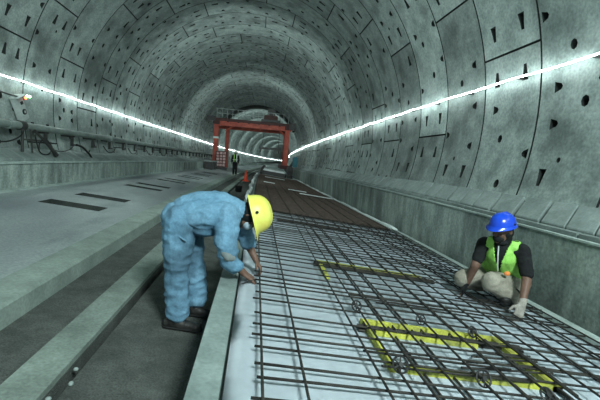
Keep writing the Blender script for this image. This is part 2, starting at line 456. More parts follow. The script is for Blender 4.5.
Mb = Matrix.Translation(W(-5.05, 9.3, 1.76)) @ Matrix.Rotation(math.radians(26), 4, 'X') @ Matrix.Rotation(math.radians(-6), 4, 'Y')
obj('housing', B(-.10, .04, .0, .22, 0, .50, Mb, .008), M['panel'], bx)
obj('hood', B(-.1, .12, -.04, .25, .50, .52, Mb), M['panel'], bx)
obj('dial', T([Mb @ Vector((.04, .10, .18)), Mb @ Vector((.06, .10, .18))], .06, 14), M['black'], bx)
obj('dial_glass', T([Mb @ Vector((.061, .10, .18)), Mb @ Vector((.064, .10, .18))], .03, 14), M['panel'], bx)
obj('switch', B(.04, .06, .08, .15, .34, .40, Mb), M['black'], bx)
for (dy, dz, m, n) in ((.29, .42, 'ledred', 'red lamp'), (.44, .40, 'ledgreen', 'green lamp'), (.36, .44, 'ledwhite', 'white lamp')):
    t = bmesh.new(); bmesh.ops.create_icosphere(t, subdivisions=2, radius=.03 if m != 'ledwhite' else .022, matrix=Matrix.Translation(Mb @ Vector((.06, dy, dz))))
    o = obj('lamp', t, M[m], bx, True); o['label'] = n
obj('lamp_arm', B(.0, .03, .20, .48, .38, .42, Mb), M['black'], bx)

# ------------------------------------------------------------------ membrane and reinforcement
bm = bmesh.new(); NX = 40; g = []
for iy in range(70):
    y = -1.0 + iy * .1255
    g.append([bm.verts.new((x, y, zs(x) + .006 + .006 * noise.noise(Vector((x * 3, y * 1.3, 0))) + (.012 * math.exp(-((x - .02) / .03) ** 2)))) for x in [-.075 + 2.84 * k / NX for k in range(NX + 1)]])
for i in range(len(g) - 1):
    for k in range(NX): bm.faces.new((g[i][k], g[i][k + 1], g[i + 1][k + 1], g[i + 1][k]))
bmesh.ops.solidify(bm, geom=bm.faces[:], thickness=-.003)
tag(obj('membrane_sheet', bm, M['sheet'], None, True), 'white membrane sheet spread over the slab under the rebar mesh', 'sheet')

def bar_mesh(n, L, r):
    bm = bmesh.new(); k = max(2, int(L / .5))
    tube(bm, [(0, L * i / k, 0) for i in range(k + 1)], r, 6)
    me = bpy.data.meshes.new(n); bm.to_mesh(me); bm.free()
    for p in me.polygons: p.use_smooth = True
    return me
def inst(name, me, m, parent, loc, rot):
    o = bpy.data.objects.new(name, me)
    if not me.materials: me.materials.append(m)
    C.objects.link(o); o.parent = parent; o.location = Vector(loc) - Vector(parent.location); o.rotation_euler = rot
    return o
CANT = math.atan(K)
rm = thing('rebar_mesh', 'dark steel rebar mesh over the white membrane in the foreground', 'rebar mesh', (1.4, 4, zs(1.4)))
rnd = random.Random(11)
XL = [.09, .28, .48, .67, .79, .90, 1.06, 1.25, 1.42, 1.59, 1.76, 1.93, 2.12, 2.28, 2.45, 2.60, 2.72]
lm = bar_mesh('long_bar', 7.0, .0068)
for x in XL:
    if x == .48: continue
    inst('long_bar', lm, M['rebar'], rm, (x, .58 + rnd.uniform(-.1, .1), zs(x) + .068), (-.0, rnd.uniform(-.001, .001), rnd.uniform(-.003, .003)))
for x in (.98, 1.15, 1.5, 1.68, 2.2, 2.52): # bottom layer longitudinal bars lying on the sheet
    inst('long_bar', lm, M['rebar'], rm, (x, .62, zs(x) + .02), (0, 0, rnd.uniform(-.004, .004)))
Lx = 2.70
tm = bar_mesh('cross_bar', Lx, .0068)
y = 1.25; 
YL = [1.20, 1.36, 1.53, 1.69, 1.81, 1.98, 2.12, 2.26, 2.43, 2.68, 2.82]
y = 3.0
while y < 7.6:
    YL.append(y); y += rnd.choice([.14, .16, .18, .10])
for y in YL:
    x0 = rnd.uniform(.035, .065)
    inst('cross_bar', tm, M['rebar'], rm, (x0, y, zs(x0) + .051), (0, 0, 0)).rotation_euler = Matrix(((math.cos(CANT), 0, 0), (0, 1, 0), (-math.sin(CANT), 0, 1))).to_3x3().to_euler()
for o in rm.children:
    if o.name.startswith('cross_bar'):
        d = Vector((math.cos(CANT), rnd.uniform(-.012, .012), -math.sin(CANT))).normalized()
        o.rotation_mode = 'QUATERNION'; o.rotation_quaternion = Vector((0, 1, 0)).rotation_difference(d)
# extra short lap bars
sm = bar_mesh('lap_bar', .9, .0068)
for (x, y) in [(.72, 1.93), (.66, 2.08), (.9, 1.6), (1.5, 3.2), (1.0, 2.95), (.8, 3.05), (1.9, 3.4), (1.75, 2.15), (1.8, 2.5), (1.5, 4.7), (.9, 5.2)]:
    o = inst('lap_bar', sm, M['rebar'], rm, (x, y, zs(x) + .052), (0, 0, 0))
    d = Vector((math.cos(CANT), rnd.uniform(-.03, .03), -math.sin(CANT))).normalized()
    o.rotation_mode = 'QUATERNION'; o.rotation_quaternion = Vector((0, 1, 0)).rotation_difference(d)

def yellow_frame(x0, x1, y0, y1, label, sides='NSEW', cage=True):
    root = thing('opening_frame', label, 'frame', ((x0 + x1) / 2, (y0 + y1) / 2, zs((x0 + x1) / 2)))
    n = max(2, int((x1 - x0) / .18))
    def brd(xa, xb, ya, yb, nm='board'):
        bm = bmesh.new()
        vs = []
        for (x, y) in ((xa, ya), (xb, ya), (xb, yb), (xa, yb)):
            vs.append((x, y))
        lo = [bm.verts.new((x, y, zs(x) + .008)) for x, y in vs]; hi = [bm.verts.new((x, y, zs(x) + .04)) for x, y in vs]
        for k in range(4): bm.faces.new((lo[k], lo[(k + 1) % 4], hi[(k + 1) % 4], hi[k]))
        bm.faces.new(hi); bm.faces.new(lo[::-1])
        obj(nm, bm, M['yellow'], root)
    t = .038
    if 'N' in sides: brd(x0, x1, y1 - t, y1)
    if 'n' in sides: brd(x0 + .06, x1 - .25, y1 - .19, y1 - .19 + t)
    if 'S' in sides: brd(x0 + .1, x1, y0, y0 + t)
    if 'W' in sides: brd(x0, x0 + t, y0, y1 - t)
    if 'E' in sides: brd(x1 - t * 1.6, x1, y0, y1 - t)
    if cage:
        dm = M['darkmetal']
        for dy, dz in ((-.10, .018), (-.13, .02), (-.16, .02), (-.145, .036), (-.115, .034)):
            obj('cage_bar', T([(x0 - .05, y1 + dy, zs(x0 - .05) + dz), (x1 + .1, y1 + dy, zs(x1 + .1) + dz)], .010, 6), M['rebar'], root)
        for dx, dz in ((.03, .03), (.06, .05), (-.05, .03), (.05, .02)):
            if 'E' in sides: obj('cage_bar', T([(x1 - .06 + dx, y0 - .1, zs(x1) + dz), (x1 - .06 + dx, y1 + .02, zs(x1) + dz)], .010, 6), M['rebar'], root)
        for i in range(n + 1):
            x = x0 + (x1 - x0) * i / n
            z0 = zs(x)
            pts = [(x, y1 - .17, z0 + .015), (x, y1 - .17, z0 + .05), (x, y1 - .085, z0 + .05), (x, y1 - .085, z0 + .015)]
            obj('stirrup', T(pts, .006, 5), M['rebar'], root)
        if 'c' in sides:
            for i in range(4):
                y = y0 + .12 + (y1 - y0 - .3) * i / 5
                obj('cross_tie', T([(x1 - .55 + .07 * i, y, zs(x1 - .4) + .04), (x1 + .04, y + .01, zs(x1) + .05)], .0065, 6), M['rebar'], root)
    return root
yellow_frame(.78, 1.80, 1.96, 2.60, 'yellow frame with dark rebar cage in the near part of the mesh', 'NnSWEc')
yellow_frame(.70, 1.86, 3.55, 4.12, 'smaller looking yellow frame with dark rebar bundle behind the nearest one', 'NW')
yellow_frame(.45, 1.55, 6.1, 6.75, 'dark rebar cage around an opening near the brown bed', '')
# front edge of the near frame, tied with posts
def wheel(loc, label, tilt, r=.042, g='black wheel spacers on the rebar mesh'):
    root = thing('wheel_spacer', label, 'spacer', loc, g)
    bm = bmesh.new(); n = 20
    tube(bm, [(r * math.cos(2 * PI * k / n), 0, r * math.sin(2 * PI * k / n) + r) for k in range(n + 1)], .0055, 6, False)
    local('rim', bm, M['black'], root)
    for k in range(6):
        a = 2 * PI * k / 6 + .3
        local('spoke', T([(0, 0, r), (r * math.cos(a), 0, r * math.sin(a) + r)], .004, 5), M['black'], root)
    local('hub', T([(0, -.01, r), (0, .01, r)], .013, 10), M['black'], root)
    root.rotation_euler = tilt
    return root
wheel((.81, 1.87, zs(.81) + .055), 'black wheel spacer inside the front left corner of the near yellow frame', (-.6, 0, .15))
wheel((1.25, 1.83, zs(1.25) + .055), 'black wheel spacer at the front middle of the near yellow frame', (-.6, 0, .15))
wheel((1.56, 1.74, zs(1.56) + .055), 'black wheel spacer at the right bottom corner of the photo', (-.9, 0, .2))
wheel((1.24, 2.62, zs(1.24) + .045), 'black wheel spacer just behind the yellow frame near its middle', (-.5, 0, .2), .036)
wheel((.79, 2.72, zs(.79) + .045), 'black wheel spacer beyond the left back corner of the near yellow frame', (-.5, 0, .2), .036)
wheel((1.58, 2.52, zs(1.58) + .045), 'black wheel spacer right of centre behind the near yellow frame', (-.5, 0, .3), .036)

# rusty reinforcement bed further along
bm = bmesh.new(); g = []
for y in yrange(7.68, 30, .4):
    g.append([bm.verts.new(W(x, y, zs(x) + .012 + .014 * noise.noise(Vector((x * 2, y, 4))))) for x in [-.02 + 2.78 * k / 20 for k in range(21)]])
for i in range(len(g) - 1):
    for k in range(20): bm.faces.new((g[i][k], g[i][k + 1], g[i + 1][k + 1], g[i + 1][k]))
bmesh.ops.solidify(bm, geom=bm.faces[:], thickness=-.004)
tag(obj('rusty_bed', bm, M['brown'], None, True), 'brown rusty ground sheet under the far rebar mesh on the slab', 'bed')
r2 = thing('rebar_mesh', 'rusty brown rebar mesh covering the far half of the slab', 'rebar mesh', W(1.4, 18, zs(1.4)))
for i in range(9):
    x = .05 + 2.65 * i / 8
    obj('long_bar', T([W(x, y, zs(x) + .055) for y in yrange(7.72, 29.5, 1.5)], .008, 5), M['rust'], r2)
for i in range(96):
    y = 7.74 + .14 * i * (1 + .006 * i)
    if y > 29.5: break
    obj('cross_bar', T([W(0, y, zs(0) + .04), W(1.4, y + rnd.uniform(-.03, .03), zs(1.4) + .04), W(2.76, y, zs(2.76) + .04)], .012, 5), M['rust'], r2)
# pale strips of timber lying on the rusty mesh
for i, (x0, x1, y, lab) in enumerate([(1.5, 2.7, 13.5, 'pale board lying across the brown mesh beside the right slab edge'), (.3, .8, 17.5, 'pale board on the brown mesh near its left side'), (1.2, 1.9, 14.8, 'thin pale board in the middle of the brown mesh'), (.4, 1.6, 24, 'farthest pale board across the brown mesh')]):
    bm = bmesh.new()
    vs = [(x0, y), (x1, y + .12), (x1, y + .22), (x0, y + .12)]
    lo = [bm.verts.new(W(a, b, zs(a) + .07)) for a, b in vs]; hi = [bm.verts.new(W(a, b, zs(a) + .095)) for a, b in vs]
    for k in range(4): bm.faces.new((lo[k], lo[(k + 1) % 4], hi[(k + 1) % 4], hi[k]))
    bm.faces.new(hi); bm.faces.new(lo[::-1])
    tag(obj('board', bm, M['white']), lab, 'board', 'pale boards on the brown mesh')
# rumpled pale rope of sheet along both edges of the bed
def edge_roll(x, y0, y1, r, lab):
    pts = [W(x + .03 * math.sin(y * 1.7), y, zs(x) + .045) for y in yrange(y0, y1, .5)]
    tag(obj('sheet_roll', T(pts, [r * (1 + .3 * math.sin(i * 2.1)) for i in range(len(pts))], 8), M['white'], None, True), lab, 'sheet roll')
edge_roll(-.16, 9.0, 30, .05, 'rumpled white sheet edge along the left side of the brown mesh')
edge_roll(2.86, 7.7, 30, .035, 'rumpled white sheet edge along the right side of the brown mesh')

# far end of the slab: covered stack
p = W(1.2, 31.5, zs(1.2))
cv = thing('covered_stack', 'low pale covered stack with a dark front across the far end of the slab', 'stack', p)
M1 = Matrix.Translation(p) @ Matrix.Rotation(CANT, 4, 'Y')
obj('front', B(-1.05, .74, -.05, .05, .0, .30, M1), M['darkmetal'], cv)
obj('cover', B(-1.0, .72, .06, 4.5, .0, .42, M1, .04), M['white'], cv)
o = tag(obj('sheet_roll', T([W(.1, 30.2, zs(.1) + .1), W(.15, 31.2, zs(.1) + .42), W(.3, 32, zs(.1) + .6)], .1, 8), M['darkmetal']), 'dark bundle leaning on the left end of the pale covered stack', 'bundle')

# cone and small dark lump in the side trench
def cone(x, y, lab):
    p = W(x, y, zg(x)); root = thing('traffic_cone', lab, 'cone', p)
    local('cone_body', lathe([(.15, .04), (.13, .05), (.035, .66), (.02, .68)], 16), M['orange'], root, True)
    local('base', B(-.2, .2, -.2, .2, 0, .04), M['orange'], root)
cone(-.78, 25, 'red orange traffic cone standing in the trench before the gantry')
p = W(-.70, 16.2, zg(-.7))
bk = thing('bucket', 'small dark bucket tipped in the trench behind the bending worker', 'bucket', p)
local('pail', lathe([(.11, 0), (.12, .01), (.15, .24), (.155, .25), (.14, .25), (.13, .03)], 16), M['black'], bk, True)
local('handle', T([(-.15, 0, .24), (-.12, .05, .33), (0, .08, .37), (.12, .05, .33), (.15, 0, .24)], .006, 6), M['darkmetal'], bk)
# stones in the foreground trench
for i, (x, y, s) in enumerate([(-.556, 2.15, .012), (-.57, 2.02, .012), (-.955, 2.25, .016), (-.99, 2.4, .014), (-1.0, 2.1, .015)]):
    t = bmesh.new(); bmesh.ops.create_icosphere(t, subdivisions=2, radius=s)
    for v in t.verts: v.co *= 1 + .3 * noise.noise(v.co * 60 + Vector((i, 0, 0))); v.co.z *= .75
    bmesh.ops.translate(t, verts=t.verts, vec=(x, y, zg(x) + s * .6))
    tag(obj('stone', t, M['haunch'], None, True), ['pale pebble in the middle of the trench floor', 'pebble nearest the camera on the trench floor', 'small stone at the gutter edge', 'stone lying left of the gutter on the kerb edge', 'stone beside the gutter near the photo bottom'][i], 'stone')

# ------------------------------------------------------------------ gantry
gy = 34.0; c0 = W(0, gy, 0); GX = c0.x
g = thing('gantry', 'red steel gantry frame spanning the tunnel', 'gantry', (GX - .75, gy, .0))
dx = GX - curve(34)
RD, MA = M['red'], M['maroon']
LX, LX2, RX = -3.5, -2.77, 2.36
zl = zp(-3.5) - dropf(gy) + .02
for (x, y, z0, z1, w) in ((LX, gy, zl, 3.95, .19), (LX2, gy + 2.6, zl - .05, 3.8, .16), (RX, gy, .62, 3.95, .18), (RX + .02, gy + 2.6, .6, 3.8, .15)):
    l = obj('leg', B(x - w, x + w, y - .2, y + .2, z0, z1, None, .02), RD, g)
    o = obj('leg_band', B(x - w - .02, x + w + .02, y - .23, y + .23, 2.55, 2.7), M['white'], l, keep=True) if x == LX else None
for (y, z) in ((gy, 0), (gy + 2.6, -.1)):
    obj('beam', B(LX - .25, RX + .3, y - .22, y + .22, 3.62 + z, 4.0 + z, None, .01), RD, g)
    obj('deck', B(LX - .6, RX + .6, y - .35, y + .35, 4.0 + z, 4.22 + z, None, .01), MA, g)
for x in (LX, RX):
    obj('end_beam', B(x - .25, x + .25, gy - .3, gy + 2.9, 3.7, 4.05), MA, g)
    obj('bogie', B(x - .42, x + .42, gy - .5, gy + 3.3, (zl if x == LX else .45), (zl + .4 if x == LX else .75), None, .02), MA, g)
obj('bracket', B(LX - .75, LX - .1, gy - .4, gy + .4, 3.95, 4.35, None, .03), M['darkmetal'], g)
obj('bracket', B(RX + .1, RX + .62, gy - .4, gy + .4, 3.75, 4.3, None, .03), M['darkmetal'], g)
for i in range(15):
    x = LX + (RX - LX) * i / 14
    obj('rail_post', T([(x, gy - .3, 4.2), (x, gy - .3, 5.0)], .018, 5), M['panel'], g)
for z in (4.6, 4.98):
    obj('handrail', T([(LX, gy - .3, z), (RX - .3, gy - .3, z)], .018, 5), M['panel'], g)
for i in range(7):
    x = LX + .9 + i * .85
    obj('bolt_plate', B(x - .08, x + .08, gy - .24, gy - .2, 3.93, 4.0), MA, g)
for (x0, x1) in ((LX2, -2.2), (RX - .2, 1.7)):
    obj('knee_brace', T([(x0, gy, 3.2), (x1, gy, 3.65)], .07, 6), RD, g)
tr = thing('hoist_trolley', 'dark hoist trolley sitting on top of the red gantry beam', 'hoist', (.85, gy, 4.23))
obj('frame', B(.1, 1.65, gy - .5, gy + .9, 4.23, 4.42, None, .02), M['darkmetal'], tr)
obj('winch', B(.32, 1.45, gy - .4, gy + .8, 4.42, 4.78, None, .06), MA, tr)
obj('cabinet', B(.62, 1.22, gy - .3, gy + .5, 4.78, 5.35, None, .02), M['darkmetal'], tr)
sp = thing('lifting_beam', 'dark lifting beam hanging on two cables under the gantry', 'lifting beam', (1.0, gy + .3, 2.1))
obj('beam', B(.12, 1.86, gy + .2, gy + .4, 1.98, 2.16, None, .01), M['darkmetal'], sp)
obj('hanging_cable', T([(.3, gy + .3, 2.16), (.48, gy + .3, 4.25)], .022, 5), M['darkmetal'], sp)
obj('hanging_cable', T([(1.72, gy + .3, 2.16), (1.7, gy + .3, 4.25)], .022, 5), M['darkmetal'], sp)
for x in (.14, 1.7): obj('shackle', B(x, x + .1, gy + .22, gy + .38, 1.7, 1.98), M['darkmetal'], sp)
# stacked plates at the gantry's left foot, machine at its right foot
st = thing('control_cabinet', 'pink and dark control cabinet at the left foot of the gantry', 'cabinet', (-3.1, gy - .9, zl))
obj('frame', B(-3.95, -2.4, gy - 1.1, gy - .55, zl - .05, zl + .16), M['darkmetal'], st)
pinkm = mottled('faded_red_panel', (.30, .12, .12), (.62, .48, .46), 5, 3, .6)
obj('cabinet_body', B(-3.35, -2.5, gy - 1.0, gy - .6, zl + .16, zl + 1.45, None, .02), MA, st)
for i in range(3):
    for j in range(5):
        x = -3.28 + i * .26; z = zl + .24 + j * .24
        obj('panel', B(x, x + .2, gy - 1.03, gy - 1.0, z, z + .18), pinkm, st)
mc = thing('drilling_machine', 'dark machine under a teal cover at the right foot of the gantry', 'machine', (2.75, 31.6, .3))
zr = zs(2.6) - dropf(31.5)
mx = curve(31.6)
obj('base', B(2.05 + mx, 2.5 + mx, 31, 32.2, zr, zr + .3, None, .03), M['darkmetal'], mc)
obj('body', B(2.1 + mx, 2.55 + mx, 31.1, 32.0, zr + .3, zr + .95, Matrix.Translation((0, 0, 0)), .06), M['darkmetal'], mc)
obj('boom', T([(2.3 + mx, 31.5, zr + .9), (2.55 + mx, 31.4, zr + 1.35), (2.72 + mx, 31.4, zr + 1.2)], .12, 8), M['darkmetal'], mc)
obj('cover', B(2.48 + mx, 2.84 + mx, 31.1, 31.6, zr + .95, zr + 1.75, None, .06), M['teal'], mc)
for z in (.12, .5): obj('hose', T([(2.15 + mx, 31.0, zr + z), (2.3 + mx, 30.8, zr + z + .2), (2.5 + mx, 31.0, zr + z)], .03, 6), M['black'], mc)
# small materials stacked left before the gantry on the ledge
for i, (x, y, l) in enumerate([(-3.7, 29.6, 'dark crate on the platform by the left wall before the gantry'), (-3.65, 31.2, 'dark crate beside the gantry foot at the left wall')]):
    q = W(x, y, zp(x)); t = thing('crate', l, 'crate', q, 'dark crates before the gantry')
    local('body', B(-.25, .3, -.6, .6, 0, .55, None, .02), M['darkmetal'], t)
    local('lid', B(-.28, .33, -.63, .63, .55, .62, None, .01), M['haunch'], t)
# dark arched band behind the gantry
bm = bmesh.new(); ay = 43.0
a_ = [math.radians(v) for v in range(28, 153, 4)]
rings_ = []
for a in a_:
    rings_.append([bm.verts.new(WL(CX + rr_ * math.cos(a), ay + yy, CZ + rr_ * math.sin(a))) for rr_, yy in ((R - .28, 0), (R - .28, .9), (R - .02, .9), (R - .02, 0))])
for i in range(len(rings_) - 1):
    for k in range(4): bm.faces.new((rings_[i][k], rings_[i][(k + 1) % 4], rings_[i + 1][(k + 1) % 4], rings_[i + 1][k]))
bm.faces.new(rings_[0]); bm.faces.new(rings_[-1][::-1])
bmesh.ops.recalc_face_normals(bm, faces=bm.faces)
tag(obj('dark_arch', bm, M['dark']), 'dark curved band under the lining beyond the gantry', 'arch')

#PB#
# ------------------------------------------------------------------ people
def bake(bm, voxel, smooth, wr=None, ws=20, fold=None, seed=0):
    me = bpy.data.meshes.new('tmp'); bm.to_mesh(me); bm.free()
    o = bpy.data.objects.new('tmp', me); C.objects.link(o)
    m = o.modifiers.new('r', 'REMESH'); m.mode = 'VOXEL'; m.voxel_size = voxel; m.adaptivity = 0
    if smooth:
        s = o.modifiers.new('s', 'SMOOTH'); s.iterations = smooth; s.factor = .5
    dg = bpy.context.evaluated_depsgraph_get(); dg.update()
    ev = o.evaluated_get(dg); me2 = bpy.data.meshes.new_from_object(ev)
    bpy.data.objects.remove(o); bpy.data.meshes.remove(me)
    out = bmesh.new(); out.from_mesh(me2); bpy.data.meshes.remove(me2)
    out.normal_update()
    if wr:
        sv = Vector((seed, seed * .7, 0)); mv = []
        for v in out.verts:
            p = v.co + sv
            n1 = noise.noise(p * ws); n2 = 1 - abs(noise.noise(Vector((p.x * ws * .6, p.y * ws * .6, p.z * ws * 1.4)) + Vector((3, 1, 7)))) * 2
            mv.append(v.normal * (wr * (.55 * n1 + .65 * n2 + .4 * noise.noise(p * ws * 2.4))))
        for v, d in zip(out.verts, mv): v.co += d
    return out
def cap(bm, p0, p1, r0, r1=None, n=14, flat=None):
    """tapered capsule; flat=(axis vector, factor) squashes it across one axis"""
    p0, p1 = Vector(p0), Vector(p1); r1 = r0 if r1 is None else r1
    t = bmesh.new(); d = p1 - p0; L = d.length; q = d.to_track_quat('Z', 'Y').to_matrix().to_4x4()
    rings = []
    prof = [(r0 * math.sin(a), -r0 * math.cos(a)) for a in [PI / 2 * k / 4 for k in range(0, 5)]] + [(r1 * math.cos(a), L + r1 * math.sin(a)) for a in [PI / 2 * k / 4 for k in range(0, 5)]]
    for r, z in prof:
        rings.append([t.verts.new((max(r, 1e-4) * math.cos(2 * PI * k / n), max(r, 1e-4) * math.sin(2 * PI * k / n), z)) for k in range(n)])
    for i in range(len(rings) - 1):
        for k in range(n): t.faces.new((rings[i][k], rings[i][(k + 1) % n], rings[i + 1][(k + 1) % n], rings[i + 1][k]))
    t.faces.new(rings[0][::-1]); t.faces.new(rings[-1])
    bmesh.ops.transform(t, matrix=Matrix.Translation(p0) @ q, verts=t.verts)
    if flat:
        ax = Vector(flat[0]).normalized()
        for v in t.verts:
            c = p0 + d * ((v.co - p0).dot(d) / max(L * L, 1e-9))
            v.co += ax * ((v.co - c).dot(ax) * (flat[1] - 1))
    merge(bm, t)
def ell(bm, c, rad, M3=None, sub=3):
    t = bmesh.new(); bmesh.ops.create_icosphere(t, subdivisions=sub, radius=1)
    for v in t.verts:
        v.co = Vector((v.co.x * rad[0], v.co.y * rad[1], v.co.z * rad[2]))
        if M3: v.co = M3 @ v.co
        v.co += Vector(c)
    merge(bm, t)
def chain(bm, pts, rs, **k):
    for i in range(len(pts) - 1): cap(bm, pts[i], pts[i + 1], rs[i], rs[i + 1], **k)
def hand(bm, wrist, fwd, normal, side, curl=.6, s=1., thumb=1):
    """fwd: wrist to fingers; normal: out of the back of the hand; side: towards the thumb"""
    f = Vector(fwd).normalized(); n = Vector(normal); n = (n - f * n.dot(f)).normalized(); sd = f.cross(n)
    if sd.dot(Vector(side)) < 0: sd = -sd
    w0 = Vector(wrist)
    for k in (-.026, -.009, .009, .026):
        cap(bm, w0 + sd * k * .7 * s, w0 + f * .082 * s + sd * k * s, .017 * s, .0145 * s)
    for k, L in ((.030, .068), (.010, .078), (-.010, .072), (-.030, .056)):
        p = w0 + f * .086 * s + sd * k * s
        a = 0; ls = [L * .45, L * .32, L * .25]
        for j, l in enumerate(ls):
            a += curl * (.75 if j == 0 else 1)
            q = p + (f * math.cos(a) - n * math.sin(a)) * l * s
            cap(bm, p, q, (.0095 - .0008 * j) * s, (.009 - .001 * j) * s, n=10); p = q
    p = w0 + f * .022 * s + sd * .028 * s
    d1 = (f * .6 + sd * .75 - n * .35).normalized(); d2 = (f * .95 + sd * .1 - n * .6).normalized()
    q = p + d1 * .038 * s; cap(bm, p, q, .0135 * s, .0115 * s, n=10); cap(bm, q, q + d2 * .032 * s, .011 * s, .0095 * s, n=10)
def head_mat(crown, face):
    z = Vector(crown).normalized(); y = -Vector(face); y = (y - z * y.dot(z)).normalized(); x = y.cross(z)
    return Matrix((x, y, z)).transposed()      # local: -y is the face, z the crown, x = person's left... 
def head(bm, c, Mh, s=1.):
    c = Vector(c); P = lambda x, y, z: c + Mh @ Vector((x, y, z)) * s
    ell(bm, P(0, .008, .02), (.076 * s, .094 * s, .098 * s), Mh)
    ell(bm, P(0, -.028, -.055), (.055 * s, .06 * s, .062 * s), Mh)
    cap(bm, P(0, -.086, .005), P(0, -.104, -.032), .009 * s, .014 * s)
    for sx in (-1, 1):
        cap(bm, P(.020 * sx, -.078, .018), P(.052 * sx, -.066, .016), .012 * s, .010 * s)     # brow
        ell(bm, P(.032 * sx, -.072, -.002), (.013 * s, .010 * s, .009 * s), Mh, 2)            # eye
        ell(bm, P(.078 * sx, .010, -.012), (.010 * s, .018 * s, .030 * s), Mh, 2)             # ear
        ell(bm, P(.036 * sx, -.062, -.035), (.02 * s, .02 * s, .022 * s), Mh, 2)              # cheek
    cap(bm, P(-.02, -.084, -.062), P(.02, -.084, -.062), .007 * s)
    cap(bm, P(-.018, -.083, -.072), P(.018, -.083, -.072), .008 * s)
    ell(bm, P(0, -.07, -.098), (.024 * s, .02 * s, .018 * s), Mh, 2)
def helmet(parent, c, Mh, m, s=1., peak=.055):
    c = Vector(c)
    bm = bmesh.new(); n = 40; rings = []
    for i in range(13):
        a = PI / 2 * i / 12
        rings.append([])
        for k in range(n):
            t = 2 * PI * k / n
            rr = math.cos(a) ** .8 if i < 12 else .001
            x, y = .116 * rr * math.cos(t), .140 * rr * math.sin(t)
            z = .125 * math.sin(a)
            if abs(x) < .018 and i > 3: z += .007 * (1 - abs(x) / .018) 
            rings[-1].append(bm.verts.new(c + Mh @ Vector((x, y, z)) * s))
    # rim and peak
    rim = []
    for k in range(n):
        t = 2 * PI * k / n; fr = max(0, -math.sin(t)) ** 2
        e = .012 + peak * fr
        x, y = (.116 + min(e, .02)) * math.cos(t), (.140 + e) * math.sin(t)
        rim.append(bm.verts.new(c + Mh @ Vector((x, y, -.008 - .010 * fr)) * s))
    for k in range(n):
        bm.faces.new((rim[k], rim[(k + 1) % n], rings[0][(k + 1) % n], rings[0][k]))
        for i in range(12): bm.faces.new((rings[i][k], rings[i][(k + 1) % n], rings[i + 1][(k + 1) % n], rings[i + 1][k]))
    bmesh.ops.remove_doubles(bm, verts=bm.verts, dist=.001)
    bmesh.ops.recalc_face_normals(bm, faces=bm.faces)
    bmesh.ops.solidify(bm, geom=bm.faces[:], thickness=.003)
    hm = obj('helmet', bm, m, parent, True)
    for sx in (-1, 1):
        o = obj('helmet_slot', T([c + Mh @ Vector((.108 * sx, .01, .03)) * s, c + Mh @ Vector((.121 * sx, .01, .028)) * s], .011 * s, 8), M['black'], hm, keep=True)
    o = obj('head_band', T([c + Mh @ Vector((.100 * math.cos(t), .122 * math.sin(t), -.012)) * s for t in [2 * PI * k / 24 for k in range(25)]], .009 * s, 6), M['black'], hm, keep=True)
    return hm

M['skin'] = mottled('brown_skin', (.11, .062, .044), (.175, .10, .072), 14, 4, .55, .15, 90, grit=.05)
M['denim'] = mottled('blue_workwear', (.095, .215, .32), (.17, .33, .46), 5, 6, .85, .3, 60, (.05, .105, .15), 2.6, .85, grit=.14)
M['patch'] = mottled('grey_patch', (.13, .16, .165), (.19, .22, .22), 12, 4, .9)
M['blackcloth'] = mottled('black_cloth', (.004, .005, .006), (.010, .012, .013), 9, 5, .9, .3, 60)
M['boot'] = mottled('black_leather', (.008, .009, .009), (.028, .028, .026), 12, 6, .5, .3, 60)
M['yhelm'] = mottled('yellow_shell', (.66, .66, .10), (.80, .80, .20), 4, 4, .38, 0, 20, (.68, .50, .06), 7, .5, grit=.03)
M['bhelm'] = mottled('blue_shell', (.008, .05, .52), (.012, .08, .64), 5, 3, .22, 0, 20, grit=.02, spec=.6)
M['vest'] = mottled('green_vest', (.22, .52, .08), (.34, .70, .14), 12, 5, .7, .3, 80, grit=.1)
M['vestband'] = mottled('orange_patch', (.75, .2, .05), (.85, .3, .07), 20, 3, .6)
M['silver'] = mottled('silver_band', (.45, .5, .46), (.6, .66, .6), 20, 3, .35)
M['khaki'] = mottled('pale_khaki', (.19, .18, .145), (.34, .32, .265), 7, 6, .9, .35, 70, (.13, .125, .11), 4, .6)
M['mask'] = mottled('blue_mask', (.28, .38, .45), (.38, .48, .55), 14, 3, .8)
M['glove'] = mottled('worn_glove', (.20, .185, .16), (.34, .32, .29), 16, 5, .9, .3, 90)
M['hair'] = mat('dark_hair', (.008, .007, .007), .8)

def boot(parent, heel, toe, ankle, s=1.):
    heel, toe, ankle = Vector(heel), Vector(toe), Vector(ankle)
    d = (toe - heel).normalized(); bm = bmesh.new(); up = Vector((0, 0, 1))
    cap(bm, heel + up * .042, heel + d * .10 + up * .045, .042, .046)
    cap(bm, heel + d * .08 + up * .04, toe - d * .03 + up * .034, .046, .036)
    ell(bm, toe - d * .045 + up * .036, (.05, .046, .036))
    cap(bm, heel + d * .04 + up * .06, ankle, .050, .052)
    b = obj('boot', bake(bm, .007, 3, .002, 30), M['boot'], parent, True)
    sb = bmesh.new()
    cap(sb, heel + up * .010, toe - d * .03 + up * .010, .048, .044)
    for v in sb.verts: 
        if True: v.co.z = (heel.z + .0) + max(0, min(.022, v.co.z - heel.z + .008))
    obj('sole', sb, M['black'], b, keep=True)
    return b

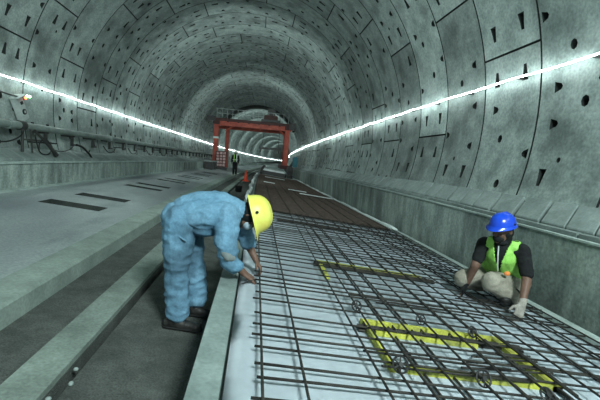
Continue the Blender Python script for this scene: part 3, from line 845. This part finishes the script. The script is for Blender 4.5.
# ---- bending worker at the slab edge
def zgx(x): return zg(x)
w1 = thing('person', 'person in blue workwear and yellow helmet bending over the mesh edge, tying a bar', 'person', (-.5, 3.3, zg(-.5)))
bm = bmesh.new()
pel = (-.56, 3.30, .86)
chain(bm, [(-.55, 3.22, .83), (-.545, 3.17, .47), (-.53, 3.15, .12)], [.085, .055, .04])
chain(bm, [(-.53, 3.38, .83), (-.47, 3.42, .46), (-.42, 3.43, .10)], [.085, .055, .04])
chain(bm, [pel, (-.40, 3.30, .93), (-.24, 3.30, .95), (-.15, 3.30, .94)], [.11, .10, .11, .08])
chain(bm, [(-.16, 3.30, .95), (-.05, 3.30, .92)], [.055, .05])
chain(bm, [(-.20, 3.15, .93), (-.19, 3.07, .63), (-.03, 3.12, .475)], [.055, .042, .027])
chain(bm, [(-.17, 3.46, .92), (-.05, 3.48, .68), (.05, 3.40, .52)], [.055, .042, .027])
Mh = head_mat((.93, .0, .30), (.25, -.12, -.95))
hc = Vector((-.022, 3.30, .925))
head(bm, hc, Mh, 1.0)
hand(bm, (-.035, 3.12, .478), (.82, .12, -.55), (.4, -.2, .9), (0, 1, .3), .62)
hand(bm, (.045, 3.40, .525), (.55, -.25, -.75), (.6, .1, .6), (0, -1, .2), .62)
body1 = obj('body', bake(bm, .0065, 2), M['skin'], w1, True)
# trousers
bm = bmesh.new()
chain(bm, [(-.57, 3.21, .85), (-.575, 3.175, .50), (-.545, 3.15, .13)], [.135, .092, .088])
chain(bm, [(-.55, 3.39, .85), (-.48, 3.42, .48), (-.44, 3.43, .15)], [.13, .09, .082])
ell(bm, (-.58, 3.30, .87), (.15, .18, .135)); ell(bm, (-.49, 3.30, .90), (.12, .17, .13))
ell(bm, (-.63, 3.23, .86), (.09, .09, .10)); ell(bm, (-.63, 3.37, .86), (.09, .09, .10))
tr1 = obj('trousers', bake(bm, .009, 3, .017, 10, seed=3), M['denim'], w1, True)
# pocket flap seam on the trousers
pb = bmesh.new(); cap(pb, (-.63, 3.085, .80), (-.50, 3.075, .73), .008, .008); obj('pocket_flap', pb, M['denim'], tr1, True, keep=True)
# jacket
bm = bmesh.new()
chain(bm, [(-.53, 3.30, .92), (-.42, 3.30, .965), (-.28, 3.30, .975), (-.18, 3.30, .955)], [.135, .13, .13, .11])
chain(bm, [(-.50, 3.21, .90), (-.36, 3.20, .92), (-.20, 3.17, .93)], [.11, .115, .095])
chain(bm, [(-.50, 3.39, .90), (-.36, 3.40, .92), (-.20, 3.43, .93)], [.11, .115, .095])
ell(bm, (-.40, 3.26, .83), (.17, .13, .09))
chain(bm, [(-.20, 3.15, .925), (-.195, 3.08, .72), (-.165, 3.07, .60)], [.098, .085, .072])
chain(bm, [(-.165, 3.07, .60), (-.115, 3.09, .55)], [.068, .060])
chain(bm, [(-.17, 3.45, .92), (-.07, 3.47, .73), (-.03, 3.46, .66)], [.09, .075, .066])
jk = obj('jacket', bake(bm, .009, 3, .015, 10, seed=8), M['denim'], w1, True)
bm = bmesh.new()
chain(bm, [(-.20, 3.02, .665), (-.17, 3.006, .64), (-.14, 3.022, .63)], [.03, .036, .03])
pt = obj('elbow_patch', bake(bm, .008, 2), M['patch'], jk, True, keep=True); pt['label'] = 'grey elbow patch'
bm = bmesh.new(); chain(bm, [(-.145, 3.30, .96), (-.115, 3.30, .955)], [.092, .085]); obj('collar', bake(bm, .008, 2, .006, 25), M['denim'], jk, True, keep=True)
# balaclava, mask
bm = bmesh.new()
P = lambda x, y, z: hc + Mh @ Vector((x, y, z))
ell(bm, P(0, .02, -.005), (.086, .094, .10), Mh); chain(bm, [P(0, .04, -.05), (-.10, 3.30, .945)], [.075, .078])
ell(bm, P(0, -.03, -.10), (.06, .05, .04), Mh)
obj('head_cloth', bake(bm, .008, 2, .004, 22), M['blackcloth'], w1, True)
bm = bmesh.new(); ell(bm, P(0, -.065, -.045), (.058, .05, .045), Mh)
obj('mask', bake(bm, .007, 2), M['mask'], w1, True)
helmet(w1, hc + Mh @ Vector((0, 0, .028)), Mh, M['yhelm'], 1.16, .045)
boot(w1, (-.61, 3.13, zg(-.6) - .0), (-.35, 3.09, zg(-.4)), (-.54, 3.15, .15))
boot(w1, (-.51, 3.42, zg(-.5)), (-.27, 3.38, zg(-.35)), (-.45, 3.43, .15))
tw = thing('tie_tool', 'thin dark tying tool in the hands of the bending worker', 'tool', (.03, 3.12, .43))
obj('handle', T([(-.07, 3.06, .405), (-.02, 3.07, .43), (.03, 3.10, .437), (.08, 3.15, .43)], [.006, .007, .007, .004], 8), M['black'], tw)

# ---- squatting worker in the green vest
w2 = thing('person', 'person in blue helmet, green vest and khaki trousers squatting on the mesh', 'person', (2.4, 3.5, zs(2.4) + .08))
F = Vector((-.75, -.66, 0)).normalized(); Lf = Vector((.66, -.75, 0))
bm = bmesh.new()
pelv = Vector((2.56, 3.66, .40))
hL, hR = Vector((2.62, 3.58, .40)), Vector((2.49, 3.74, .40))
kL, kR = Vector((2.25, 3.43, .42)), Vector((2.12, 3.70, .37))
aL, aR = Vector((2.50, 3.42, .30)), Vector((2.36, 3.78, .29))
chain(bm, [hL, kL, aL], [.08, .055, .04]); chain(bm, [hR, kR, aR], [.08, .055, .04])
sL, sR = Vector((2.47, 3.36, .755)), Vector((2.24, 3.61, .755))
chain(bm, [pelv, (2.48, 3.58, .55), (2.37, 3.50, .70), (2.35, 3.48, .77)], [.10, .10, .11, .07])
chain(bm, [(2.35, 3.48, .77), (2.27, 3.43, .87)], [.052, .052])
chain(bm, [sL, (2.475, 3.26, .50), (2.38, 3.15, .315)], [.055, .042, .028])
chain(bm, [sR, (2.15, 3.56, .54), (2.14, 3.64, .345)], [.055, .042, .028])
Mh2 = head_mat((-.15, -.12, .98), (-.86, -.42, -.28))
hc2 = Vector((2.285, 3.42, .925))
head(bm, hc2, Mh2, 1.0)
hand(bm, (2.135, 3.65, .335), (.05, .25, -.95), (.7, -.7, .2), (-1, 0, 0), .35)
hand(bm, (2.375, 3.145, .31), (-.45, -.35, -.75), (.3, -.6, .6), (-.7, .7, 0), .45)
obj('body', bake(bm, .0065, 2), M['skin'], w2, True)
# trousers
bm = bmesh.new()
chain(bm, [hL, kL], [.12, .085]); chain(bm, [hR, kR], [.12, .085])
chain(bm, [kL + Vector((0, 0, -.01)), aL + Vector((-.02, 0, -.015))], [.082, .072]); chain(bm, [kR + Vector((0, 0, -.01)), aR], [.08, .07])
ell(bm, pelv + Vector((0, 0, -.0)), (.16, .16, .13)); ell(bm, kL, (.085, .08, .10)); 
obj('trousers', bake(bm, .009, 4, .009, 13, seed=5), M['khaki'], w2, True)
# black t-shirt with sleeves
bm = bmesh.new()
chain(bm, [(2.54, 3.64, .45), (2.48, 3.58, .55), (2.38, 3.50, .68), (2.35, 3.48, .74)], [.135, .135, .135, .10])
chain(bm, [(2.57, 3.57, .47), (2.50, 3.49, .6), sL + Vector((-.04, .05, -.02))], [.085, .08, .068])
chain(bm, [(2.46, 3.70, .47), (2.37, 3.62, .6), sR + Vector((.04, -.04, -.02))], [.085, .08, .068])
chain(bm, [sL, (2.482, 3.28, .56)], [.062, .056]); chain(bm, [sR, (2.175, 3.57, .60)], [.062, .054])
obj('shirt', bake(bm, .009, 3, .006, 13, seed=2), M['blackcloth'], w2, True)
# vest
bm = bmesh.new()
chain(bm, [(2.55, 3.65, .47), (2.49, 3.585, .55), (2.385, 3.505, .68), (2.355, 3.485, .745)], [.15, .15, .15, .108])
chain(bm, [(2.59, 3.57, .47), (2.52, 3.485, .6), sL + Vector((-.05, .07, .01))], [.105, .100, .078])
chain(bm, [(2.46, 3.71, .47), (2.36, 3.635, .6), sR + Vector((.06, -.05, .01))], [.105, .104, .082])
vb = bake(bm, .009, 3, .006, 12, seed=6)
dl = []
cen = Vector((2.42, 3.53, 0))
for fc in vb.faces:
    c = fc.calc_center_median(); d = c - cen; s = d.x * Lf.x + d.y * Lf.y; fr = d.x * F.x + d.y * F.y; z = c.z
    # front opening, narrowing downward
    if fr > .0 and abs(s) < .006 + max(0, (z - .54)) * .24: dl.append(fc); continue
    if z < .46 + .03 * (fr > 0): dl.append(fc); continue
    if z > .825: dl.append(fc); continue
    if (c - sL).length < .085 and s > .135: dl.append(fc); continue
    if (c - sR).length < .085 and s < -.135: dl.append(fc); continue
bmesh.ops.delete(vb, geom=dl, context='FACES')
bmesh.ops.solidify(vb, geom=vb.faces[:], thickness=-.004)
vs = obj('vest', vb, M['vest'], w2, True)
bm = bmesh.new(); ell(bm, (2.345, 3.355, .53), (.028, .02, .022)); o = obj('patch', bm, M['vestband'], vs, True, keep=True); o['label'] = 'orange patch'
# lanyard, face covering, hair, helmet
obj('lanyard', T([Vector((2.27, 3.42, .77)), Vector((2.262, 3.40, .68)), Vector((2.28, 3.41, .58)), Vector((2.30, 3.43, .53))], .006, 6), M['silver'], w2)
P2 = lambda x, y, z: hc2 + Mh2 @ Vector((x, y, z))
bm = bmesh.new(); ell(bm, P2(0, .03, -.02), (.086, .08, .085), Mh2); chain(bm, [P2(0, .04, -.06), (2.34, 3.47, .79)], [.07, .075]); ell(bm, P2(0, -.01, -.115), (.06, .055, .03), Mh2)
obj('hair', bake(bm, .008, 2, .005, 22), M['blackcloth'], w2, True)
bm = bmesh.new(); ell(bm, P2(0, -.055, -.07), (.05, .045, .042), Mh2)
obj('mask', bake(bm, .007, 2, .004, 20), M['blackcloth'], w2, True)
helmet(w2, hc2 + Mh2 @ Vector((0, 0, .045)), Mh2, M['bhelm'], .94, .05)
boot(w2, (2.57, 3.46, zs(2.5) + .085), (2.34, 3.36, zs(2.34) + .075), (2.50, 3.42, .32))
boot(w2, (2.42, 3.83, zs(2.42) + .085), (2.20, 3.74, zs(2.2) + .075), (2.36, 3.78, .32))
bm = bmesh.new(); hand(bm, (2.375, 3.145, .31), (-.45, -.35, -.75), (.3, -.6, .6), (-.7, .7, 0), .45, 1.14); chain(bm, [(2.40, 3.17, .345), (2.375, 3.145, .31)], [.036, .034])
g1 = obj('glove', bake(bm, .006, 1), M['glove'], w2, True); g1['label'] = 'pale worn glove'
bm = bmesh.new(); hand(bm, (2.135, 3.65, .335), (.05, .25, -.95), (.7, -.7, .2), (-1, 0, 0), .35, 1.12); chain(bm, [(2.138, 3.645, .36), (2.135, 3.65, .335)], [.035, .034])
obj('glove', bake(bm, .006, 1), M['blackcloth'], w2, True)['label'] = 'black glove'

# ---- distant worker on the platform
q = W(-1.62, 27.0, zp(-1.62)); w3 = thing('person', 'small distant person in dark clothes and pale reflective vest standing before the gantry', 'person', q)
s = .92
def q3(x, y, z): return (x * s, y * s, z * s)
bm = bmesh.new()
for k in (-1, 1):
    chain(bm, [q3(.09 * k, 0, .88), q3(.09 * k, -.02, .48), q3(.09 * k, .02, .09)], [.075, .055, .04]); cap(bm, q3(.09 * k, .03, .05), q3(.09 * k, -.14, .04), .045 * s, .04 * s)
    chain(bm, [q3(.19 * k, 0, 1.40), q3(.25 * k, .02, 1.12), q3(.24 * k, -.08, .88)], [.05, .04, .035])
    for fi in range(5): cap(bm, q3(.24 * k + .012 * (fi - 2), -.09, .87), q3(.24 * k + .012 * (fi - 2), -.10, .78 + .01 * abs(fi - 2)), .008, .007, n=8)
chain(bm, [q3(0, 0, .92), q3(0, 0, 1.15), q3(0, 0, 1.38)], [.12, .13, .12]); cap(bm, q3(0, 0, 1.4), q3(0, 0, 1.5), .055)
head(bm, q3(0, 0, 1.58), head_mat((0, 0, 1), (.3, -1, -.1)), s)
local('body', bake(bm, .015, 2), M['skin'], w3, True)
bm = bmesh.new()
for k in (-1, 1): chain(bm, [q3(.09 * k, 0, .88), q3(.09 * k, -.02, .48), q3(.09 * k, .02, .11)], [.095, .075, .062])
ell(bm, q3(0, 0, .92), (.16, .12, .12)); local('trousers', bake(bm, .015, 2), M['blackcloth'], w3, True)
bm = bmesh.new()
for k in (-1, 1): chain(bm, [q3(.18 * k, 0, 1.39), q3(.25 * k, .02, 1.12), q3(.24 * k, -.06, .95)], [.072, .058, .05])
chain(bm, [q3(0, 0, .95), q3(0, 0, 1.15), q3(0, 0, 1.38)], [.145, .15, .13]); sh3 = local('jacket', bake(bm, .015, 2), M['blackcloth'], w3, True)
for k in (-1, 1):
    bm = bmesh.new(); chain(bm, [q3(.09 * k, -.10, 1.46), q3(.09 * k, -.145, 1.25), q3(.09 * k, -.14, 1.0)], [.028, .03, .03]); local('reflective_band', bm, M['vest'] if k < 0 else M['silver'], sh3)
bm = bmesh.new()
tube(bm, [q3(.165 * math.cos(t), .15 * math.sin(t), 1.12) for t in [2 * PI * i / 20 for i in range(21)]], .025, 6); local('reflective_band', bm, M['silver'], sh3)
w3.location = q
bmh = Matrix.Identity(3)
hh = bmesh.new(); ell(hh, q3(0, 0, 1.63), (.12, .14, .11)); 
for v in hh.verts: v.co.z = max(v.co.z, 1.62 * s)
local('helmet', hh, M['silver'], w3, True)
#PE#


# ------------------------------------------------------------------ light
w = bpy.data.worlds.new('World'); S.world = w; w.use_nodes = True
w.node_tree.nodes['Background'].inputs[0].default_value = (.62, .80, .80, 1)
w.node_tree.nodes['Background'].inputs[1].default_value = .35
def area(name, loc, tgt, sx, sy, e, col=(.85, 1, .98)):
    l = bpy.data.lights.new(name, 'AREA'); l.shape = 'RECTANGLE'; l.size = sx; l.size_y = sy; l.energy = e; l.color = col
    o = bpy.data.objects.new(name, l); C.objects.link(o); o.location = loc
    o.rotation_euler = (Vector(tgt) - Vector(loc)).to_track_quat('-Z', 'Y').to_euler()
    return o
area('unseen_key_light', (1.8, -2.2, 5.0), (.6, 5, .3), 1.2, .8, 700)  # unseen lamp behind the camera, added to brighten the foreground
for y, e in ((5, 130), (15, 130), (26, 150), (46, 230), (56, 200), (68, 220), (82, 250), (98, 280), (118, 330), (140, 360)):
    area('unseen_fill_light', (CX + curve(y), y, 4.0 - .5 * dropf(y)), (CX + curve(y + 14), y + 14, 3.2 - .5 * dropf(y + 14)), 2.4, .8, e)  # added fill lamps hanging in mid-air, no fittings, turned away from the camera
# ------------------------------------------------------------------ camera
f = 400; vx, vy, roll = 257.57, 155.44, math.radians(4)
a = Vector(((vx - 300) / f, (vy - 200) / f, 1)).normalized()
u0 = Vector((math.sin(roll), -math.cos(roll), 0)); u = (u0 - a * u0.dot(a)).normalized()
r = a.cross(u)
if r.x < 0: r = -r
# camera axes (x right, y down, z forward) expressed in the world (X=r, Y=a, Z=u)
cx_ = Vector((r.x, a.x, u.x)); cy_ = Vector((r.y, a.y, u.y)); cz_ = Vector((r.z, a.z, u.z))
Rm = Matrix((cx_, -cy_, -cz_)).transposed()
cam = bpy.data.cameras.new('camera'); co = bpy.data.objects.new('camera', cam); C.objects.link(co)
cam.sensor_width = 36; cam.lens = 24; cam.clip_end = 500; cam.clip_start = .05
co.matrix_world = Matrix.Translation((0, 0, H)) @ Rm.to_4x4()
S.camera = co
S.view_settings.view_transform = 'Standard'; S.view_settings.look = 'None'; S.view_settings.gamma = 1
S.view_settings.use_curve_mapping = False
S.view_settings.exposure = -.05
